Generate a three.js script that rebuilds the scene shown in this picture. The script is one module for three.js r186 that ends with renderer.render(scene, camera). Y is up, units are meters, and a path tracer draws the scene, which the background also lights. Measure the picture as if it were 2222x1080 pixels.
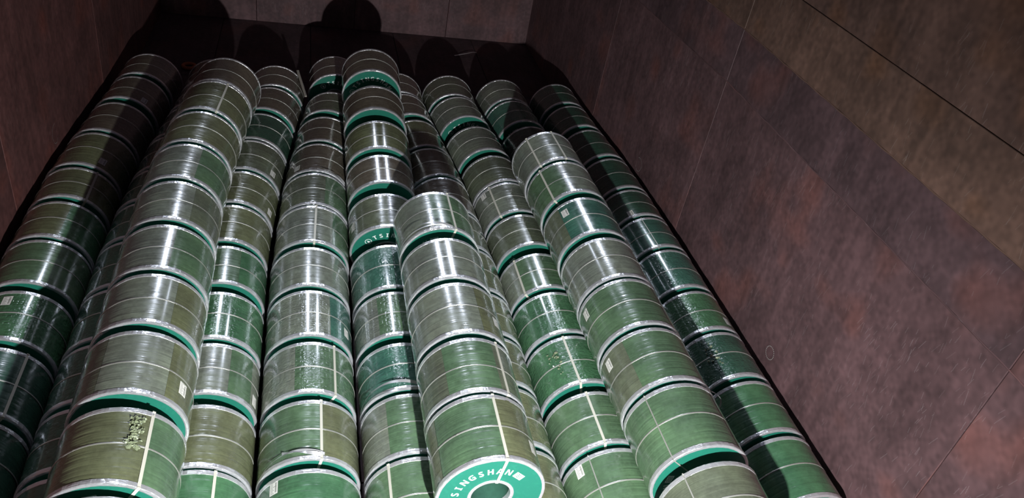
import * as THREE from 'three';
import { mergeGeometries } from 'three/addons/utils/BufferGeometryUtils.js';
import { RoundedBoxGeometry } from 'three/addons/geometries/RoundedBoxGeometry.js';

// ---------------------------------------------------------------- camera, sky, lights, exposure
const scene = new THREE.Scene();
const camera = new THREE.PerspectiveCamera(2 * Math.atan(540 / 1703.6) * 180 / Math.PI, 2222 / 1080, 0.1, 200);
camera.position.set(0, 9.935, 0);
camera.rotation.set(-34.654 * Math.PI / 180, -18.4215 * Math.PI / 180, 11.7007 * Math.PI / 180, 'YXZ');
scene.add(camera);
scene.background = new THREE.Color().setRGB(0.020, 0.021, 0.037);      // night sky glow over the open hatch
const renderer = new THREE.WebGLRenderer({ antialias: true });
renderer.toneMapping = THREE.LinearToneMapping;
renderer.toneMappingExposure = 1.14;
renderer.shadowMap.enabled = true;

const WORK = { pos: [1.75, 5.8, 0.4], aim: [2.3, 0.7, -5.6], power: 620, color: 0xf2f4f6, angle: 72 };
const DECK = [                                                             // two lamps high on the end bulkhead
  { pos: [-0.9, 14.2, -25.2], aim: [0.0, 0.7, -7.6], power: 290, color: 0xe4edff },
  { pos: [5.3, 14.2, -25.2], aim: [3.4, 0.7, -7.6], power: 290, color: 0xe4edff },
];
function addSpot(l, angle, radius) {
  const s = new THREE.SpotLight(l.color, l.power, 0, angle * Math.PI / 180, 1.0, 2);
  s.position.set(...l.pos); s.target.position.set(...l.aim);
  s.castShadow = true; s.shadow.mapSize.set(2048, 2048); s.shadow.radius = radius; s.shadow.camera.near = 0.3; s.shadow.camera.far = 60;
  s.name = 'lamp_light'; scene.add(s, s.target); return s;
}
addSpot(WORK, WORK.angle, 4);
for (const l of DECK) addSpot(l, 16, 8);

// ---------------------------------------------------------------- helpers
let seed = 20240611;
function rnd() { seed |= 0; seed = seed + 0x6D2B79F5 | 0; let t = Math.imul(seed ^ seed >>> 15, 1 | seed); t = t + Math.imul(t ^ t >>> 7, 61 | t) ^ t; return ((t ^ t >>> 14) >>> 0) / 4294967296; }
const rr = (a, b) => a + (b - a) * rnd();
const DEG = Math.PI / 180;
const taken = {};
function numbered(n) { const k = taken[n] = (taken[n] ?? -1) + 1; return k ? `${n}_${String(k).padStart(3, '0')}` : n; }
function mesh(name, geo, mat, parent) {
  const m = new THREE.Mesh(geo, mat); m.name = name; m.castShadow = m.receiveShadow = true; parent.add(m); return m;
}
function thing(name, label, category, pos = [0, 0, 0], group) {
  const o = new THREE.Group(); o.name = numbered(name); o.position.set(...pos); scene.add(o);
  o.userData = { label, category }; if (group) o.userData.group = group; return o;
}
function structure(name) { const o = new THREE.Group(); o.name = name; o.userData.kind = 'structure'; scene.add(o); return o; }
function valueNoise(w, h, cells, fx = 1) {          // tiling value noise, w x h, in 0..1
  const cx = Math.max(1, Math.round(cells * fx)), cy = cells, g = Float32Array.from({ length: cx * cy }, rnd), o = new Float32Array(w * h);
  const sm = t => t * t * (3 - 2 * t);
  for (let y = 0; y < h; y++) for (let x = 0; x < w; x++) {
    const u = x / w * cx, v = y / h * cy, i = Math.floor(u), j = Math.floor(v), a = sm(u - i), b = sm(v - j);
    const q = (p, r) => g[(r % cy) * cx + p % cx];
    o[y * w + x] = (q(i, j) * (1 - a) + q(i + 1, j) * a) * (1 - b) + (q(i, j + 1) * (1 - a) + q(i + 1, j + 1) * a) * b;
  }
  return o;
}
function dataTex(w, h, fn, srgb) {
  const d = new Uint8Array(w * h * 4);
  for (let i = 0; i < w * h; i++) { const c = fn(i); d[i * 4] = c[0]; d[i * 4 + 1] = c[1]; d[i * 4 + 2] = c[2]; d[i * 4 + 3] = 255; }
  const t = new THREE.DataTexture(d, w, h); t.wrapS = t.wrapT = THREE.RepeatWrapping; t.magFilter = THREE.LinearFilter; t.minFilter = THREE.LinearMipmapLinearFilter; t.generateMipmaps = true;
  if (srgb) t.colorSpace = THREE.SRGBColorSpace; t.needsUpdate = true; return t;
}
const clamp = v => Math.max(0, Math.min(255, v));

// ---------------------------------------------------------------- materials
const W = 512;
const nA = valueNoise(W, W, 5), nB = valueNoise(W, W, 16), nC = valueNoise(W, W, 60), nFine = valueNoise(W, W, 200);
const ripA = valueNoise(W, W, 44, 0.07), ripB = valueNoise(W, W, 110, 0.06), ripC = valueNoise(W, W, 14, 0.3), film1 = valueNoise(W, W, 26, 1.0), film2 = valueNoise(W, W, 60, 0.8);
const mottle = dataTex(W, W, i => { const v = 215 + 34 * (nA[i] - .5) + 22 * (nB[i] - .5) + 16 * (nC[i] - .5) + 12 * (nFine[i] - .5); return [clamp(v), clamp(v + 4 * (nB[i] - .5)), clamp(v - 10 * (nA[i] - .5))]; }, true);
mottle.repeat.set(1 / 2.2, 1 / 2.2);
const ripple = dataTex(W, W, i => { const v = clamp(255 * (.45 * ripA[i] + .2 * ripB[i] + .35 * ripC[i])); return [v, v, v]; }); ripple.repeat.set(1 / 2.2, 1 / 1.3);
const crumple = dataTex(W, W, i => { const a = Math.abs(film1[i] - .5) * 2, b = Math.abs(film2[i] - .5) * 2; const v = clamp(255 * (.6 * a + .25 * b + .15 * ripA[i])); return [v, v, v]; }); crumple.repeat.set(1 / 1.6, 1 / 1.3);
const roughT = dataTex(W, W, i => { const v = clamp(150 + 120 * (nB[i] - .5) + 60 * (nC[i] - .5)); return [v, v, v]; }); roughT.repeat.set(1 / 2.2, 1 / 2.2);
const wrapColor = { g: [0.100, 0.175, 0.095], G: [0.066, 0.168, 0.082], o: [0.150, 0.165, 0.088], s: [0.20, 0.225, 0.175], t: [0.055, 0.16, 0.115], b: [0.135, 0.115, 0.085], d: [0.035, 0.095, 0.062], k: [0.13, 0.15, 0.10] };  // b: brown cast of the dim light at the bulkhead end, put into the wrap
const wrapMat = {};
for (const k in wrapColor) for (const film of [0, 1]) wrapMat[k + film] = new THREE.MeshPhysicalMaterial({
  color: new THREE.Color().setRGB(...wrapColor[k].map(v => v * 1.45)), map: mottle, roughness: 0.5, roughnessMap: roughT,
  clearcoat: 1, clearcoatRoughness: film ? 0.12 : 0.16,
  bumpMap: film ? crumple : ripple, bumpScale: film ? 0.008 : 0.006,
});
const ringMat = new THREE.MeshStandardMaterial({ color: new THREE.Color().setRGB(0.88, 0.88, 0.9), metalness: 0.7, roughness: 0.29, bumpMap: crumple, bumpScale: 0.004 });
const strapMat = new THREE.MeshStandardMaterial({ color: new THREE.Color().setRGB(0.62, 0.62, 0.56), metalness: 0.6, roughness: 0.35 });
const paleStrapMat = new THREE.MeshStandardMaterial({ color: new THREE.Color().setRGB(0.66, 0.64, 0.54), metalness: 0.1, roughness: 0.5 });
const looseMat = new THREE.MeshStandardMaterial({ color: new THREE.Color().setRGB(0.74, 0.74, 0.74), metalness: 0.6, roughness: 0.35, side: THREE.DoubleSide });
const boreMat = new THREE.MeshStandardMaterial({ color: new THREE.Color().setRGB(0.05, 0.16, 0.11), roughness: 0.6, side: THREE.DoubleSide, map: mottle });
const coverPlain = new THREE.MeshStandardMaterial({ color: new THREE.Color().setRGB(0.015, 0.165, 0.112), roughness: 0.5 });

// printed end cover: white arc of capitals, round emblem before it, small mark after it
function coverTexture() {
  const S = 1024, c = document.createElement('canvas'); c.width = c.height = S; const g = c.getContext('2d');
  g.fillStyle = 'rgb(33,113,94)'; g.fillRect(0, 0, S, S);
  const mpp = S / 1.4, R0 = 0.458 * mpp;
  for (let i = 0; i < 700; i++) { g.fillStyle = `rgba(${rnd() < .5 ? '20,110,88' : '48,146,118'},${rr(.05, .16)})`; g.beginPath(); g.ellipse(rr(0, S), rr(0, S), rr(4, 40), rr(3, 16), rr(0, 6), 0, 7); g.fill(); }
  g.fillStyle = '#eef2ee'; g.strokeStyle = '#eef2ee'; g.textAlign = 'center'; g.textBaseline = 'middle'; g.font = 'bold 98px sans-serif';
  const word = 'TSINGSHAN', step = 14.8;
  const at = (deg, fn) => { g.save(); g.translate(S / 2, S / 2); g.rotate(deg * DEG); g.translate(0, -R0); fn(); g.restore(); };
  [...word].forEach((ch, i) => at((i - 4) * step, () => g.fillText(ch, 0, 0)));
  at(-5.35 * step, () => { g.lineWidth = 9; g.beginPath(); g.arc(0, 0, 44, 0, 7); g.stroke(); g.beginPath(); g.moveTo(-24, 26); g.lineTo(0, -30); g.lineTo(24, 26); g.lineTo(4, 10); g.lineTo(4, 34); g.lineTo(-8, 34); g.lineTo(-8, 10); g.closePath(); g.fill(); });
  at(5.35 * step, () => { g.fillRect(-52, -34, 104, 68); g.strokeStyle = 'rgb(33,113,94)'; g.lineWidth = 6; for (let k = -1; k < 2; k++) { g.beginPath(); g.moveTo(-42, k * 17 + 5); g.lineTo(-18, k * 17 - 6); g.lineTo(4, k * 17 + 5); g.lineTo(38, k * 17 - 4); g.stroke(); } });
  const t = new THREE.CanvasTexture(c); t.colorSpace = THREE.SRGBColorSpace; return t;
}
const coverMat = new THREE.MeshStandardMaterial({ map: coverTexture(), roughness: 0.45 });
function labelTexture() {
  const c = document.createElement('canvas'); c.width = 64; c.height = 128; const g = c.getContext('2d');
  g.fillStyle = '#f1efe6'; g.fillRect(0, 0, 64, 128); g.fillStyle = '#70736c';
  for (let y = 14; y < 120; y += 15) g.fillRect(8, y, 18 + Math.floor(rr(0, 30)), 4);
  g.fillRect(44, 16, 5, 96); g.fillRect(52, 16, 3, 96);
  const t = new THREE.CanvasTexture(c); t.colorSpace = THREE.SRGBColorSpace; return t;
}
const labelMat = new THREE.MeshStandardMaterial({ map: labelTexture(), roughness: 0.6 });

// steel plate paint: maroon-brown with scratches and rust patches
function plateTexture(base, rust, scr) {
  const S = 1024, a = valueNoise(S, S, 5), b = valueNoise(S, S, 18), f = valueNoise(S, S, 90), v = valueNoise(S, S, 7, 9), ru = valueNoise(S, S, 9);
  const px = new Float32Array(S * S * 3);
  for (let i = 0; i < S * S; i++) {
    const l = 1 + .22 * (a[i] - .5) + .18 * (b[i] - .5) + .18 * (f[i] - .5) + .16 * (v[i] - .5), m = Math.max(0, Math.min(1, (ru[i] + .3 * b[i] - .8) * 1.6));
    for (let k = 0; k < 3; k++) px[i * 3 + k] = (base[k] * (1 - m) + rust[k] * m) * l;
  }
  for (let n = 0; n < scr; n++) {                    // scratches: short pale marks, mostly upright, in clusters
    const cx = rr(0, S), cy = rr(0, S), cnt = Math.floor(rr(2, 14));
    for (let q = 0; q < cnt; q++) {
      let x = cx + rr(-46, 46), y = cy + rr(-60, 60); const len = rr(4, 34), dx = rr(-.35, .35), k = rr(.12, .5);
      for (let s = 0; s < len; s++) { const i = ((Math.floor(y) + S * 4) % S * S + (Math.floor(x) + S * 4) % S) * 3; for (let c = 0; c < 3; c++) px[i + c] = px[i + c] * (1 - k) + 165 * k; y += 1; x += dx; }
    }
  }
  return dataTex(S, S, i => [clamp(px[i * 3]), clamp(px[i * 3 + 1]), clamp(px[i * 3 + 2])], true);
}
const plateTexA = plateTexture([101, 79, 80], [108, 70, 63], 150); plateTexA.repeat.set(1 / 6, 1 / 6);
const plateTexB = plateTexture([110, 87, 78], [118, 82, 58], 60); plateTexB.repeat.set(1 / 6, 1 / 6);
const plateBump = dataTex(W, W, i => { const v = clamp(255 * (.6 * nA[i] + .25 * nB[i] + .15 * nC[i])); return [v, v, v]; }); plateBump.repeat.set(1 / 4, 1 / 4);
const plateMat = (tex, tint, rough = .62) => new THREE.MeshStandardMaterial({ map: tex, color: new THREE.Color().setRGB(...tint), roughness: rough, bumpMap: plateBump, bumpScale: 0.02 });
const matLow = plateMat(plateTexA, [1, .92, .94]), matDarkStrake = plateMat(plateTexA, [.78, .76, .80]), matWarm = plateMat(plateTexB, [1, .95, .9]), matUpper = plateMat(plateTexB, [.95, .9, .9]);  // second strake of the right wall: same plate texture, darker tint
const matRed = plateMat(plateTexA, [.9, .62, .56]), matFloor = plateMat(plateTexA, [.5, .46, .5], .75), matGroove = new THREE.MeshStandardMaterial({ color: new THREE.Color().setRGB(0.03, 0.022, 0.02), roughness: 0.9 });

// ---------------------------------------------------------------- the hold
const H = 15.5;
function plateGeo(w, h, t) {                         // plate with bevelled rim, uv in metres, front at +z
  const s = new THREE.Shape(); const e = .012; s.moveTo(e, e); s.lineTo(w - e, e); s.lineTo(w - e, h - e); s.lineTo(e, h - e); s.closePath();
  return new THREE.ExtrudeGeometry(s, { depth: t, bevelEnabled: true, bevelThickness: .008, bevelSize: .006, bevelSegments: 1 });
}
// plan: polyline of wall foot from near to far; side = +1 wall lies to +x
function plateWall(name, plan, side, strakes, mats) {
  const root = structure(name);
  for (let i = 0; i + 1 < plan.length; i++) {
    const [xa, za] = plan[i], [xb, zb] = plan[i + 1], len = Math.hypot(xb - xa, zb - za);
    const p0 = side > 0 ? plan[i + 1] : plan[i], p1 = side > 0 ? plan[i] : plan[i + 1];  // so that the front faces inward
    const ang = Math.atan2(-(p1[1] - p0[1]), p1[0] - p0[0]);
    for (let k = 0; k + 1 < strakes.length; k++) {
      const g = plateGeo(len, strakes[k + 1] - strakes[k] , .03);
      g.translate(rr(0, 0), 0, 0);
      const uvA = g.attributes.uv, du = i * 3.7 + k * 1.3; for (let q = 0; q < uvA.count; q++) uvA.setXY(q, uvA.getX(q) + du, uvA.getY(q) + du * .6);
      const m = mesh(name.includes('far') || name.includes('near') ? 'bulkhead_plate' : 'hull_plate', g, mats[k], root);
      m.position.set(p0[0], strakes[k], p0[1]); m.rotation.y = ang; m.translateZ(-.02);
    }
    const b = new THREE.BoxGeometry(len + .3, H + .2, .3); b.translate(len / 2, H / 2 - .1, -.18);
    const bm = mesh('backing_plate', b, matGroove, root); bm.position.set(p0[0], 0, p0[1]); bm.rotation.y = ang;
  }
  return root;
}
const PLAN_R = [[8.12, 1.5], [8.1, -5.2], [8.08, -13.2], [7.72, -18.6], [7.6, -26]];
const PLAN_L = [[-4.98, 1.5], [-4.97, -5.2], [-4.95, -13.2], [-4.55, -18.6], [-4.4, -26]];
const wallR = plateWall('wall_right', PLAN_R, 1, [0, 4.5, 5.56, 6.62, 9.4, H], [matLow, matDarkStrake, matWarm, matUpper, matUpper]);
const wallL = plateWall('wall_left', PLAN_L, -1, [0, 4.6, 9.4, H], [matRed, matRed, matRed]);
plateWall('wall_far', [[-4.6, -26], [-1.5, -26], [1.6, -26], [4.7, -26], [7.8, -26]], -1, [0, 2.6, 6.6, 11, H], [matLow, matLow, matLow, matLow]).rotation.y = 0;
plateWall('wall_near', [[8.3, 1.5], [4, 1.5], [0, 1.5], [-5.2, 1.5]], -1, [0, 4.6, 9.4, H], [matLow, matLow, matLow]);
{
  const root = structure('floor');
  const b = new THREE.BoxGeometry(14.6, .3, 28.6); b.translate(1.6, -.182, -12.3); mesh('floor_slab', b, matGroove, root);
  for (let i = 0; i < 5; i++) for (let j = 0; j < 6; j++) {
    const w = 2.7, l = 4.65, g = plateGeo(w - .01, l - .01, .02); g.rotateX(-Math.PI / 2);
    const m = mesh('floor_plate', g, matFloor, root); m.position.set(-5.2 + i * w, -.03, 1.7 - j * l);
  }
}
// weld beads on the long seams of the wall beside the outer row, and chalk rings
{
  const bead = (y, z0, z1, x0, x1) => { const pts = []; for (let i = 0; i <= 40; i++) { const t = i / 40; pts.push(new THREE.Vector3(x0 + (x1 - x0) * t - .012, y + .006 * Math.sin(i * 2.1), z0 + (z1 - z0) * t)); } return new THREE.TubeGeometry(new THREE.CatmullRomCurve3(pts), 80, .014, 5); };
  for (const y of [4.5, 5.56]) for (let i = 0; i + 1 < PLAN_R.length; i++) mesh('weld_bead', bead(y, PLAN_R[i][1], PLAN_R[i + 1][1], PLAN_R[i][0], PLAN_R[i + 1][0]), y > 5 ? matWarm : matLow, wallR);
  const chalk = new THREE.MeshStandardMaterial({ color: new THREE.Color().setRGB(.42, .38, .36), roughness: .9 });
  const chalkRing = (r, w, dash) => { const gs = []; const n = dash ? 22 : 30; for (let i = 0; i < n; i++) { if (!dash && rnd() < .25) continue; gs.push(new THREE.RingGeometry(r - w, r, 3, 1, i / n * 6.283, 6.283 / n * (dash ? .55 : 1))); } return mergeGeometries(gs); };
  const put = (root, r, w, dash, x, y, z, side) => { const m = mesh('chalk_mark', chalkRing(r, w, dash), chalk, root); m.position.set(x, y, z); m.rotation.y = -side * Math.PI / 2; };
  put(wallR, .13, .016, true, 8.062, 1.3, -8.86, 1); put(wallR, .17, .008, false, 7.9, 1.25, -15.5, 1); put(wallL, .2, .006, false, -4.76, 1.37, -15.4, -1);
}
const LAYOUT = {   // per row: [xFar, xNear, yFar, yNear, zFar, zNear] of each coil axis, metres, from the bulkhead end
  row1: [[-3.62,-3.71,0.700,0.700,-19.57,-18.45], [-3.73,-3.85,0.700,0.700,-18.24,-17.15], [-3.88,-4.01,0.700,0.700,-16.88,-15.64], [-4.02,-4.12,0.700,0.700,-15.48,-14.27], [-4.12,-4.13,0.700,0.700,-14.10,-13.13], [-4.13,-4.15,0.700,0.700,-12.93,-11.89], [-4.15,-4.15,0.700,0.700,-11.76,-10.66], [-4.15,-4.16,0.700,0.700,-10.43,-9.38], [-4.16,-4.16,0.700,0.700,-9.19,-8.04], [-4.16,-4.17,0.700,0.700,-7.91,-6.85]],
  row2: [[-2.11,-2.16,0.700,0.700,-19.52,-18.40], [-2.18,-2.31,0.700,0.700,-18.28,-17.10], [-2.34,-2.50,0.700,0.700,-16.89,-15.65], [-2.51,-2.60,0.700,0.700,-15.53,-14.30], [-2.61,-2.68,0.700,0.700,-14.18,-13.10], [-2.68,-2.72,0.700,0.700,-12.98,-11.90], [-2.72,-2.72,0.700,0.700,-11.78,-10.61], [-2.72,-2.72,0.700,0.700,-10.49,-9.36], [-2.72,-2.72,0.700,0.700,-9.24,-8.13], [-2.72,-2.72,0.700,0.700,-8.01,-7.00], [-2.72,-2.72,0.700,0.700,-6.88,-5.80]],
  row3: [[-0.65,-0.68,0.700,0.700,-19.42,-18.31], [-0.70,-0.84,0.700,0.700,-18.15,-17.04], [-0.87,-1.00,0.700,0.700,-16.76,-15.60], [-1.01,-1.12,0.700,0.700,-15.50,-14.34], [-1.13,-1.22,0.700,0.700,-14.20,-13.11], [-1.23,-1.27,0.700,0.700,-12.97,-11.87], [-1.27,-1.27,0.700,0.700,-11.68,-10.67], [-1.27,-1.27,0.700,0.700,-10.42,-9.34], [-1.27,-1.27,0.700,0.700,-9.21,-8.21], [-1.27,-1.27,0.700,0.700,-7.98,-6.95], [-1.27,-1.27,0.700,0.700,-6.88,-5.74]],
  row4: [[0.82,0.80,0.700,0.700,-20.30,-19.14], [0.73,0.59,0.700,0.700,-18.10,-17.11], [0.55,0.43,0.700,0.700,-16.78,-15.66], [0.41,0.30,0.700,0.700,-15.49,-14.36], [0.29,0.24,0.700,0.700,-14.25,-13.11], [0.23,0.19,0.700,0.700,-13.03,-11.87], [0.17,0.16,0.700,0.700,-11.67,-10.62], [0.16,0.16,0.700,0.700,-10.46,-9.38], [0.16,0.16,0.700,0.700,-9.21,-8.17], [0.16,0.16,0.700,0.700,-8.00,-6.97], [0.16,0.16,0.700,0.700,-6.80,-5.76]],
  row5: [[1.59,1.57,1.840,1.734,-18.38,-17.38], [1.57,1.57,1.660,1.538,-16.76,-15.88], [1.58,1.58,1.479,1.321,-15.50,-14.62], [1.58,1.59,1.265,1.136,-14.37,-13.53], [1.59,1.59,1.074,0.930,-13.21,-12.30], [1.59,1.59,0.700,0.700,-11.79,-10.57], [1.59,1.59,0.700,0.700,-10.43,-9.37], [1.59,1.60,0.700,0.700,-9.16,-8.18], [1.60,1.60,0.700,0.700,-8.06,-6.99], [1.60,1.60,0.700,0.700,-6.90,-5.78]],
  row6: [[2.39,2.40,0.700,0.700,-19.52,-18.40], [2.42,2.54,0.700,0.700,-18.28,-17.21], [2.58,2.73,0.700,0.700,-16.89,-15.65], [2.74,2.87,0.700,0.700,-15.53,-14.39], [2.88,2.95,0.700,0.700,-14.27,-13.10], [2.95,3.00,0.700,0.700,-12.98,-11.85], [3.01,3.03,0.700,0.700,-11.73,-10.55], [3.03,3.03,0.700,0.700,-10.43,-9.40], [3.03,3.03,0.700,0.700,-9.28,-8.26], [3.03,3.03,0.700,0.700,-8.14,-7.06], [3.03,3.04,0.700,0.700,-6.94,-5.84]],
  row7: [[3.80,3.81,0.700,0.700,-19.60,-18.47], [3.83,3.96,0.700,0.700,-18.33,-17.27], [4.04,4.18,0.700,0.700,-16.73,-15.66], [4.22,4.33,0.700,0.700,-15.34,-14.28], [4.34,4.39,0.700,0.700,-14.18,-13.10], [4.40,4.43,0.700,0.700,-12.93,-11.94], [4.43,4.44,0.700,0.700,-11.60,-10.60], [4.44,4.45,0.700,0.700,-10.43,-9.39], [4.45,4.47,0.700,0.700,-9.27,-8.21], [4.47,4.48,0.700,0.700,-7.99,-6.99], [4.48,4.49,0.700,0.700,-6.87,-5.77]],
  row8: [[5.28,5.30,0.700,0.700,-19.60,-18.44], [5.31,5.42,0.700,0.700,-18.32,-17.20], [5.46,5.62,0.700,0.700,-16.90,-15.66], [5.64,5.75,0.700,0.700,-15.49,-14.25], [5.76,5.81,0.700,0.700,-14.13,-13.10], [5.81,5.84,0.700,0.700,-12.98,-11.93], [5.84,5.85,0.700,0.700,-11.81,-10.62], [5.85,5.86,0.700,0.700,-10.50,-9.40], [5.87,5.88,0.700,0.700,-9.28,-8.24], [5.88,5.89,0.700,0.700,-8.12,-7.00], [5.89,5.89,0.700,0.700,-6.88,-5.78]],
  row9: [[6.83,6.87,0.700,0.700,-19.57,-18.45], [6.89,6.97,0.700,0.700,-18.23,-17.16], [7.00,7.13,0.700,0.700,-16.91,-15.67], [7.14,7.20,0.700,0.700,-15.47,-14.23], [7.20,7.22,0.700,0.700,-14.07,-13.10], [7.22,7.25,0.700,0.700,-12.96,-11.95], [7.25,7.26,0.700,0.700,-11.79,-10.64], [7.26,7.27,0.700,0.700,-10.47,-9.43], [7.27,7.28,0.700,0.700,-9.31,-8.26], [7.28,7.29,0.700,0.700,-8.11,-7.05], [7.29,7.30,0.700,0.700,-6.92,-5.83]],
  topA: [[-1.59,-1.73,1.889,1.882,-16.94,-15.82], [-1.74,-1.85,1.882,1.890,-15.75,-14.51], [-1.86,-1.94,1.891,1.896,-14.35,-13.21], [-1.95,-2.00,1.897,1.900,-13.06,-11.97], [-2.00,-2.00,1.900,1.900,-11.82,-10.73], [-2.00,-2.00,1.900,1.900,-10.55,-9.50], [-2.00,-2.00,1.900,1.900,-9.35,-8.35], [-2.00,-2.00,1.900,1.900,-8.17,-7.11], [-2.00,-2.00,1.900,1.900,-6.86,-5.81], [-2.00,-2.00,1.900,1.900,-5.64,-4.56]],
  topB: [[2.30,2.31,1.912,1.907,-11.75,-10.65], [2.31,2.31,1.907,1.906,-10.35,-9.32], [2.31,2.32,1.906,1.906,-9.18,-8.08], [2.32,2.32,1.906,1.905,-7.95,-6.95], [2.32,2.32,1.905,1.904,-6.88,-5.83]],
  topC: [[5.04,5.09,1.909,1.909,-14.30,-13.21], [5.10,5.14,1.909,1.910,-13.06,-11.99], [5.14,5.15,1.910,1.911,-11.74,-10.66], [5.15,5.16,1.911,1.912,-10.45,-9.39], [5.16,5.17,1.912,1.912,-9.30,-8.22], [5.17,5.18,1.912,1.913,-8.11,-7.05], [5.18,5.19,1.913,1.913,-6.95,-5.86], [5.19,5.19,1.913,1.913,-5.60,-4.62]],
};

// ---------------------------------------------------------------- coils
const R = 0.693, RB = 0.688, RI = 0.25;
const cache = {};
const memo = (k, f) => cache[k] ?? (cache[k] = f());
// curved sheet between two angles (degrees from the top, clockwise seen from the printed end), axis along z, uv in metres
function sheetGeo(r, a0, a1, L, t) {
  const n = Math.max(6, Math.round((a1 - a0) / 4)), closed = a1 - a0 >= 360, P = [], N = [], U = [], I = [];
  const nz = 2;
  for (let i = 0; i <= n; i++) for (let j = 0; j <= nz; j++) {
    const a = (a0 + (a1 - a0) * i / n) * DEG, z = -L / 2 + L * j / nz;
    P.push(r * Math.sin(a), r * Math.cos(a), z); N.push(Math.sin(a), Math.cos(a), 0); U.push(closed ? i / n * 4.4 : a * r, z);
  }
  for (let i = 0; i < n; i++) for (let j = 0; j < nz; j++) { const p = i * (nz + 1) + j, q = p + nz + 1; I.push(p, p + 1, q + 1, p, q + 1, q); }
  if (!closed) for (const [i, s] of [[0, -1], [n, 1]]) {       // the sheet's own cut edge
    const a = (a0 + (a1 - a0) * i / n) * DEG, b = P.length / 3;
    for (const [rad, z] of [[r - t, -L / 2], [r, -L / 2], [r, L / 2], [r - t, L / 2]]) { P.push(rad * Math.sin(a), rad * Math.cos(a), z); N.push(s * Math.cos(a), -s * Math.sin(a), 0); U.push(0, z); }
    if (s > 0) I.push(b, b + 2, b + 1, b, b + 3, b + 2); else I.push(b, b + 1, b + 2, b, b + 2, b + 3);
  }
  const g = new THREE.BufferGeometry(); g.setAttribute('position', new THREE.Float32BufferAttribute(P, 3)); g.setAttribute('normal', new THREE.Float32BufferAttribute(N, 3)); g.setAttribute('uv', new THREE.Float32BufferAttribute(U, 2)); g.setIndex(I); return g;
}
// profile [r, z] swept around the axis with a faceted, slightly dented run
function sweepRing(profile, n, dent, flat) {
  const P = [], U = [], I = []; const m = profile.length; const jit = Array.from({ length: n }, () => [rr(-dent, dent * .4), rr(-dent, dent), rr(-1, 1)]);
  for (let i = 0; i <= n; i++) for (let j = 0; j < m; j++) {
    const q = jit[i % n], a = (i + q[2] * (flat ? .18 : 0)) / n * Math.PI * 2 ;
    const r = profile[j][0] + (profile[j][2] ?? 1) * q[0], z = profile[j][1] + (profile[j][3] ?? 0) * q[1];
    P.push(r * Math.sin(a), r * Math.cos(a), z); U.push(i / n * 4.4, j * .05);
  }
  for (let i = 0; i < n; i++) for (let j = 0; j + 1 < m; j++) { const p = i * m + j, q = p + m; I.push(p, p + 1, q + 1, p, q + 1, q); }
  let g = new THREE.BufferGeometry(); g.setAttribute('position', new THREE.Float32BufferAttribute(P, 3)); g.setAttribute('uv', new THREE.Float32BufferAttribute(U, 2)); g.setIndex(I);
  if (flat) g = g.toNonIndexed(); g.computeVertexNormals(); return g;
}
// edge ring: flange on the outside (to -z) and a lip over the end face; z = 0 is the end face
const ringProfile = [[R - .006, -.062, .4], [R + .002, -.060, 1], [R + .004, -.035, 1], [R + .004, -.006, .5], [R - .002, .005, .3], [R - .022, .007, 0, .3], [R - .038, .005, 0, .5], [R - .040, -.002, 0, 0]];
const ringGeos = [0, 1, 2, 3].map(() => sweepRing(ringProfile, 46, .0035, true));
const boreRing = sweepRing([[RI + .045, -.002], [RI + .043, .006], [RI + .004, .007], [RI - .002, 0], [RI - .003, -.07]], 44, .001, false);
const coverGeo = (() => {
  const g = new THREE.RingGeometry(RI, R - .012, 64, 1); const p = g.attributes.position, u = g.attributes.uv;
  for (let i = 0; i < p.count; i++) u.setXY(i, p.getX(i) / 1.4 + .5, p.getY(i) / 1.4 + .5); return g;
})();
const strapProfile = w => [[RB, -w / 2], [RB + .005, -w / 2], [RB + .005, w / 2], [RB, w / 2]];
const strapGeo = sweepRing(strapProfile(.02), 96, .0012, false);
const eyeGeo = L => memo('eye' + L, () => {
  const w = .038, a = new THREE.BoxGeometry(w, .005, L - .01); a.translate(0, RB + .006, 0);
  const f = new THREE.BoxGeometry(w, R - RI + .006, .004); f.translate(0, (R + RI) / 2, L / 2 + .009);
  const b = f.clone(); b.translate(0, 0, -L - .018);
  const c = new THREE.BoxGeometry(w, .014, .016); c.translate(0, R + .004, L / 2 + .002); const d = c.clone(); d.translate(0, 0, -L - .004);
  return mergeGeometries([a, f, b, c, d]);
});
const labelGeo = sheetGeo(RB + .0035, -5.4, 5.4, .2, .003); { const u = labelGeo.attributes.uv; for (let i = 0; i < u.count; i++) u.setXY(i, (u.getX(i) + .066) / .132, (u.getY(i) + .1) / .2); }
function ribbon(a0, a1, n, rz, w, twist = 0) {        // loose band: rz(t) gives [radius, z]
  const P = [], I = [];
  for (let i = 0; i <= n; i++) {
    const t = i / n, a = (a0 + (a1 - a0) * t) * DEG, [r, z] = rz(t), tw = twist * Math.sin(t * 5);
    for (const s of [-1, 1]) { const q = r + s * w / 2 * Math.sin(tw); P.push(q * Math.sin(a), q * Math.cos(a), z + s * w / 2 * Math.cos(tw)); }
    if (i < n) { const b = i * 2; I.push(b, b + 1, b + 3, b, b + 3, b + 2); }
  }
  const g = new THREE.BufferGeometry(); g.setAttribute('position', new THREE.Float32BufferAttribute(P, 3)); g.setIndex(I); g.computeVertexNormals();
  g.setAttribute('uv', new THREE.Float32BufferAttribute(new Float32Array(P.length / 3 * 2), 2)); return g;
}
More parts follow.
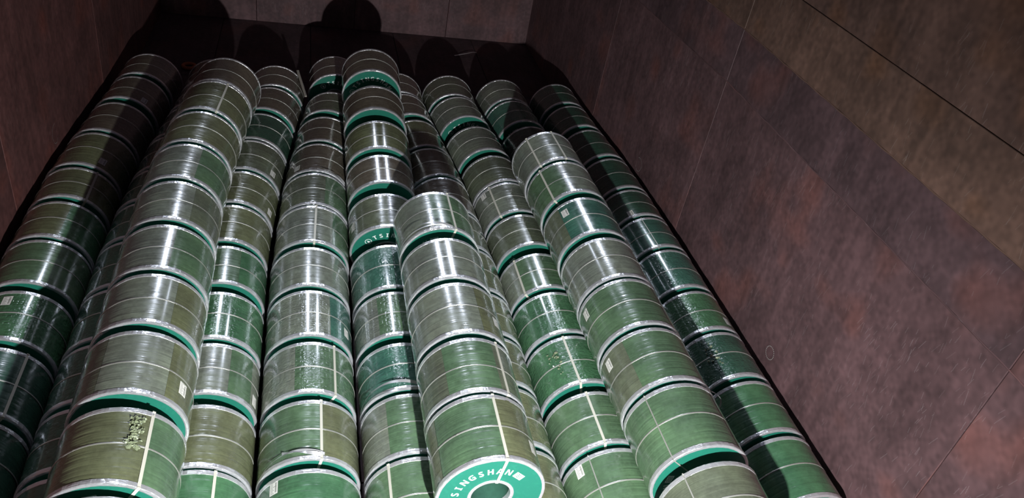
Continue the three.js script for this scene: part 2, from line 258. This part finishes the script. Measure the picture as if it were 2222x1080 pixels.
function tornFilm(a0, a1, z0, z1, n) {                // crumpled scraps of wrapping standing off the sheet
  const gs = [];
  for (let k = 0; k < n; k++) {
    const a = rr(a0, a1), z = rr(z0, z1), w = rr(.012, .045), P = [], I = [], m = 6; P.push(0, 0, rr(.006, .03));
    for (let i = 0; i < m; i++) { const q = i / m * 6.283; P.push(Math.cos(q) * w * rr(.4, 1), Math.sin(q) * w * rr(.3, .9), rr(0, .028)); I.push(0, 1 + i, 1 + (i + 1) % m); }
    const g = new THREE.BufferGeometry(); g.setAttribute('position', new THREE.Float32BufferAttribute(P, 3)); g.setIndex(I); const f = g.toNonIndexed(); f.computeVertexNormals();
    f.rotateX(-Math.PI / 2); f.translate(0, RB + .003, z); f.rotateZ(-a * DEG); gs.push(f);
  }
  return mergeGeometries(gs);
}
const scrapMat = new THREE.MeshPhysicalMaterial({ color: new THREE.Color().setRGB(.26, .30, .18), roughness: .3, clearcoat: 1, clearcoatRoughness: .1, side: THREE.DoubleSide });
const stainMat = new THREE.MeshStandardMaterial({ color: new THREE.Color().setRGB(.03, .06, .03), roughness: .7 });

const ROWNAME = {
  row1: 'bottom row along red wall', row2: 'second bottom row from red wall', row3: 'third bottom row from red wall', row4: 'fourth bottom row from red wall', row5: 'fifth bottom row from red wall',
  row6: 'fourth bottom row from chalk-marked wall', row7: 'third bottom row from chalk-marked wall', row8: 'second bottom row from chalk-marked wall', row9: 'bottom row along chalk-marked wall',
  topA: 'top row nearer red wall', topB: 'short middle top row', topC: 'top row nearer chalk-marked wall',
};
const ORD = ['first', 'second', 'third', 'fourth', 'fifth', 'sixth', 'seventh', 'eighth', 'ninth', 'tenth', 'eleventh'];
const COLORWORD = { g: 'green', G: 'bright green', o: 'olive', s: 'grey-green', t: 'teal-green', b: 'brownish', d: 'dark green', k: 'grey-olive' };
// wrap colour letters per coil from the bulkhead end; capital F after a letter marks crinkled clear film over it
const WRAP = {
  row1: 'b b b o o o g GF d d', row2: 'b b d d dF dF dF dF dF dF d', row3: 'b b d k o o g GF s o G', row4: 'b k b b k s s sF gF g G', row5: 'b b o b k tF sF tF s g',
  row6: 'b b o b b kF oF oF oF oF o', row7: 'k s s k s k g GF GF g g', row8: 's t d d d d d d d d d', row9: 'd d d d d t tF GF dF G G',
  topA: 'b o o s s s s s o g', topB: 'g s s k g', topC: 's s t s g g g k',
};
const X = {     // what single coils show: o = overlapping sheets [colour, from, to], e = lengthwise straps, l = label [angle, z], t = print turn
  topA: { 1: { e: [21] }, 5: { o: [['g', 16, 130]] }, 6: { o: [['o', 31, 120]] }, 7: { o: [['o', 40, 140], ['k', -150, -28]], l: [61, .18] }, 8: { o: [['g', 33, 170]], e: [33], torn: [14, 27, -.4, .04, 90] }, 3: { o: [['g', 22, 120]] }, 4: { o: [['k', 28, 130]] } },
  topB: { 0: { o: [['s', -130, -12]], e: [17], loose: 'a' }, 2: { o: [['o', 20, 130]], l: [47, .14] }, 3: { o: [['g', -37, 24]], e: [32] }, 4: { o: [['o', 9, 140], ['k', -150, -64]], e: [9], l: [52, .17], t: -38 } },
  topC: { 0: { e: [4, -43] }, 1: { o: [['g', -140, -20]], e: [-49] }, 2: { o: [['k', -100, -50]], l: [-42, -.26] }, 4: { o: [['s', 36, 140]], l: [-79, -.3] }, 5: { o: [['k', -140, -46]], l: [-77, -.3], loose: 'c' }, 6: { o: [['k', 38, 140]], e: [-49], thin: 1 }, 7: { e: [-46], thin: 1 } },
  row1: { 1: { l: [36, .36] }, 3: { l: [31, .33] }, 4: { e: [32] }, 5: { o: [['G', 18, 150]] }, 7: { l: [-6, -.3] }, 8: { e: [40] } },
  row3: { 3: { l: [49, .34] }, 4: { l: [62, .32] }, 6: { o: [['G', 24, 150]] }, 8: { o: [['g', 26, 60]], l: [70, .28] }, 10: { e: [23] } },
  row4: { 0: { t: 37 }, 3: { l: [-38, .33], loose: 'd' }, 4: { o: [['g', 16, 130]] }, 5: { o: [['g', 32, 140]], e: [4] }, 7: { o: [['t', 28, 140]], l: [58, .18] }, 8: { o: [['s', -140, -18]], e: [32] }, 9: { o: [['o', 15, 140]], e: [13], loose: 'b' }, 10: { l: [-40, -.37] } },
  row5: { 0: { t: -2 }, 1: { t: 160 }, 4: { l: [-67, .08], t: 27 }, 6: { o: [['g', -29, 130]] }, 7: { loose: 'e' }, 8: { o: [['g', -32, 130]] }, 9: { e: [-36] } },
  row7: { 1: { t: 17 }, 4: { e: [-38], l: [-54, -.4] }, 6: { e: [-44], o: [['s', -140, -44]] }, 8: { e: [-14], torn: [-44, -24, -.3, .25, 22] }, 9: { e: [-12] }, 10: { l: [-54, -.4], e: [-37], thin: 1 } },
  row9: { 4: { l: [-28, .36] }, 5: { e: [-16], thin: 1 }, 7: { l: [28, .27] }, 8: { torn: [-40, -22, -.4, .2, 20] } },
};
function buildCoil(row, i, [xf, xn, yf, yn, zf, zn], spec, wrap) {
  const L = Math.round((Math.hypot(xn - xf, zn - zf)) * 50) / 50, k = wrap[0], film = wrap.length > 1 ? 1 : 0;
  const look = spec.loose ? `${COLORWORD[k]} coil with loose strap` : spec.torn ? `${COLORWORD[k]} coil with torn film` : spec.t !== undefined ? `${COLORWORD[k]} coil with printed end` : spec.e && !spec.thin ? `${COLORWORD[k]} coil with pale cross-strap` : `${COLORWORD[k]} wrapped steel coil`;
  const o = thing('steel_coil', `${look}, ${ORD[i]} from dark bulkhead, ${ROWNAME[row]}`, 'coil', [(xf + xn) / 2, (yf + yn) / 2 - 0.7, (zf + zn) / 2], row[0] === 't' ? 'coils of the top rows' : 'coils of the bottom rows');
  o.rotation.order = 'YXZ'; o.rotation.y = Math.atan2(xn - xf, zn - zf); o.rotation.x = -Math.atan2(yn - yf, zn - zf);
  const put = (name, geo, mat, turn = 0, z = 0) => { const m = mesh(name, geo, mat, o); m.position.set(0, 0.7, z); m.rotation.z = -turn * DEG; return m; };
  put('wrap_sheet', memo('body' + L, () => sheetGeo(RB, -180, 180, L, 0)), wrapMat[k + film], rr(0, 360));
  for (const [c, a0, a1] of spec.o ?? []) put('overlap_sheet', sheetGeo(RB + .0025, a0, a1, L - .004, .0025), wrapMat[c + film]);
  const cover = put('end_cover', coverGeo, coverMat, spec.t ?? rr(90, 270), L / 2);
  const back = put('end_cover', coverGeo, coverPlain, 0, -L / 2); back.rotation.set(0, Math.PI, 0);
  put('bore', memo('bore' + L, () => { const g = new THREE.CylinderGeometry(RI, RI, L, 40, 1, true); g.rotateX(Math.PI / 2); return g; }), boreMat);
  put('edge_ring', ringGeos[(i + row.charCodeAt(3)) % 4], ringMat, rr(0, 360), L / 2);
  const er = put('edge_ring', ringGeos[(i * 3 + row.charCodeAt(3)) % 4], ringMat, 0, -L / 2); er.rotation.set(0, Math.PI, rr(0, 6));
  put('bore_ring', boreRing, ringMat, 0, L / 2);
  const st = put('strap', strapGeo, strapMat, rr(0, 360), rr(-.04, .04)); st.rotation.y = rr(-.008, .008); st.rotation.x = rr(-.008, .008);
  for (const a of spec.e ?? []) { const e = put('cross_strap', eyeGeo(L), spec.thin ? strapMat : paleStrapMat, a); if (spec.thin) e.scale.x = .45; e.userData.label = spec.thin ? 'thin lengthwise steel strap' : 'pale lengthwise strap'; }
  if (spec.l) { const l = put('paper_label', labelGeo, labelMat, spec.l[0], spec.l[1]); l.userData.label = 'white paper label'; }
  if (spec.torn) { const [a, b, c, d, n] = spec.torn; put('torn_film', tornFilm(a, b, c, d, n), scrapMat).userData = { label: 'crumpled scraps of torn film', kind: 'stuff' }; }
  const loose = (...a) => { put('loose_strap', ribbon(...a), looseMat).userData.label = 'loosened steel strap end'; };
  const q = L / 2;
  if (spec.loose === 'a') { loose(-70, 12, 30, t => [R + .012 + .05 * Math.sin(t * 3.1), q - .16 + .13 * t * t], .035, .6); loose(-84, 2, 30, t => [R + .01, q - .06 - .05 * Math.sin(t * 3)], .03); }
  if (spec.loose === 'b') { loose(-62, 16, 34, t => [R + .012 + .012 * Math.sin(t * 3.1), q - .02 - .12 * Math.sin(t * 2.6)], .04, .5); loose(-30, 12, 20, t => [R + .02, q - .16 + .1 * t], .05, .8); }
  if (spec.loose === 'c') { loose(58, 104, 30, t => [R + .015 + .13 * Math.sin(t * Math.PI), q - .02 + .04 * t], .03, .5); }
  if (spec.loose === 'd') { loose(-14, 60, 30, t => [R + .012 + .03 * Math.sin(t * 6), q - .05 + .05 * t * t], .045, .5); loose(0, 58, 30, t => [R + .02 + .02 * Math.sin(t * 4), q - .04 + .03 * t], .04, .8); }
  if (spec.loose === 'e') { loose(-78, 16, 40, t => [R + .014 + .03 * Math.sin(t * 3.1), q - .03 - .09 * Math.sin(t * 3.1) - .04 * t], .05, .4); loose(-76, 18, 40, t => [R + .02 + .02 * Math.sin(t * 6), q + .02 - .02 * t], .04, .5); }
  return o;
}
for (const row in LAYOUT) LAYOUT[row].forEach((c, i) => {
  const w = WRAP[row].split(' '); const d = [...c];
  if (row === 'row5') d[2] = d[3] + (1) * (d[2] - d[3]);
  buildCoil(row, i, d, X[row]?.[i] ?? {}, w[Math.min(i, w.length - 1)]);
});

// ---------------------------------------------------------------- small things among the coils
{
  const wood = new THREE.MeshStandardMaterial({ color: new THREE.Color().setRGB(.55, .5, .42), roughness: .8, map: mottle });
  const a = new THREE.Vector3(-0.15, 1.24, -19.55), b = new THREE.Vector3(0.06, 1.06, -18.45), len = a.distanceTo(b);
  const m = mesh(numbered('timber_batten'), new RoundedBoxGeometry(.06, .035, len, 2, .006), wood, scene); m.position.copy(a).add(b).multiplyScalar(.5); m.lookAt(b);
  m.userData = { label: 'pale timber batten lying in groove between two bottom rows by bulkhead', category: 'batten' };
  const orange = new THREE.MeshStandardMaterial({ color: new THREE.Color().setRGB(.5, .14, .05), roughness: .7, bumpMap: crumple, bumpScale: .01 });
  const tg = new THREE.TorusGeometry(.16, .05, 12, 36); tg.rotateX(Math.PI / 2); tg.translate(0, .05, 0);
  const t = mesh(numbered('rope_ring'), tg, orange, scene); t.position.set(-3.1, 0, -22.0); t.userData = { label: 'small orange ring lying on the hold floor near bulkhead', category: 'ring' };
  const pts = []; for (let i = 0; i <= 24; i++) { const q = i / 24; pts.push([q * .9, .02 + .1 * Math.sin(q * 3.1), .12 * Math.sin(q * 4)]); }
  const P = [], I = []; pts.forEach(([x, y, z], i) => { P.push(x, y, z - .03, x, y, z + .03); if (i < 24) { const k = i * 2; I.push(k, k + 1, k + 3, k, k + 3, k + 2); } });
  const g = new THREE.BufferGeometry(); g.setAttribute('position', new THREE.Float32BufferAttribute(P, 3)); g.setIndex(I); g.computeVertexNormals();
  const s = mesh(numbered('strap_scrap'), g, looseMat, scene); s.position.set(4.8, 0, -24.4); s.rotation.y = .35; s.userData = { label: 'bent scrap of bright steel strap on floor by bulkhead', category: 'strap' };
}

// ---------------------------------------------------------------- lamps
const glass = new THREE.MeshStandardMaterial({ color: 0xffffff, emissive: 0xeaf2ff, emissiveIntensity: 6, roughness: .4 });
const housing = new THREE.MeshStandardMaterial({ color: new THREE.Color().setRGB(.05, .05, .055), roughness: .5, metalness: .6 });
function floodlight(name, label, l, size, mount) {
  const o = thing(name, label, 'floodlight', l.pos);
  const head = new THREE.Group(); head.name = 'lamp_head'; o.add(head); head.lookAt(new THREE.Vector3(...l.aim).sub(new THREE.Vector3(...l.pos)));
  const body = new RoundedBoxGeometry(size * 2.2, size * 1.5, size * .7, 3, size * .15); body.translate(0, 0, -size * .55); mesh('housing', body, housing, head);
  const fins = []; for (let i = -3; i <= 3; i++) { const f = new THREE.BoxGeometry(size * .06, size * 1.2, size * .25); f.translate(i * size * .28, 0, -size); fins.push(f); } mesh('cooling_fins', mergeGeometries(fins), housing, head);
  const lens = new RoundedBoxGeometry(size * 1.9, size * 1.2, size * .04, 2, size * .02); lens.translate(0, 0, -size * .19); mesh('lens', lens, glass, head);
  const y = new THREE.TorusGeometry(size * 1.25, size * .05, 8, 24, Math.PI); y.translate(0, 0, -size * .5); mesh('yoke', y, housing, head);
  mount(o, size); return o;
}
floodlight('work_light', 'portable work floodlight hanging from a cable above the coils', WORK, .2, (o, s) => { const c = new THREE.CylinderGeometry(.012, .012, 9, 8); c.translate(0, 4.5 + s * 1.2, s * .5); mesh('cable', c, housing, o); });
DECK.forEach((l, i) => floodlight('deck_floodlight', i ? 'floodlight high on bulkhead nearer the chalk-marked wall' : 'floodlight high on bulkhead nearer the red wall', l, .26, (o, s) => { const b = new THREE.BoxGeometry(.08, .08, .7); b.translate(0, s * .9, -.45); mesh('bracket', b, housing, o); }));

renderer.render(scene, camera);
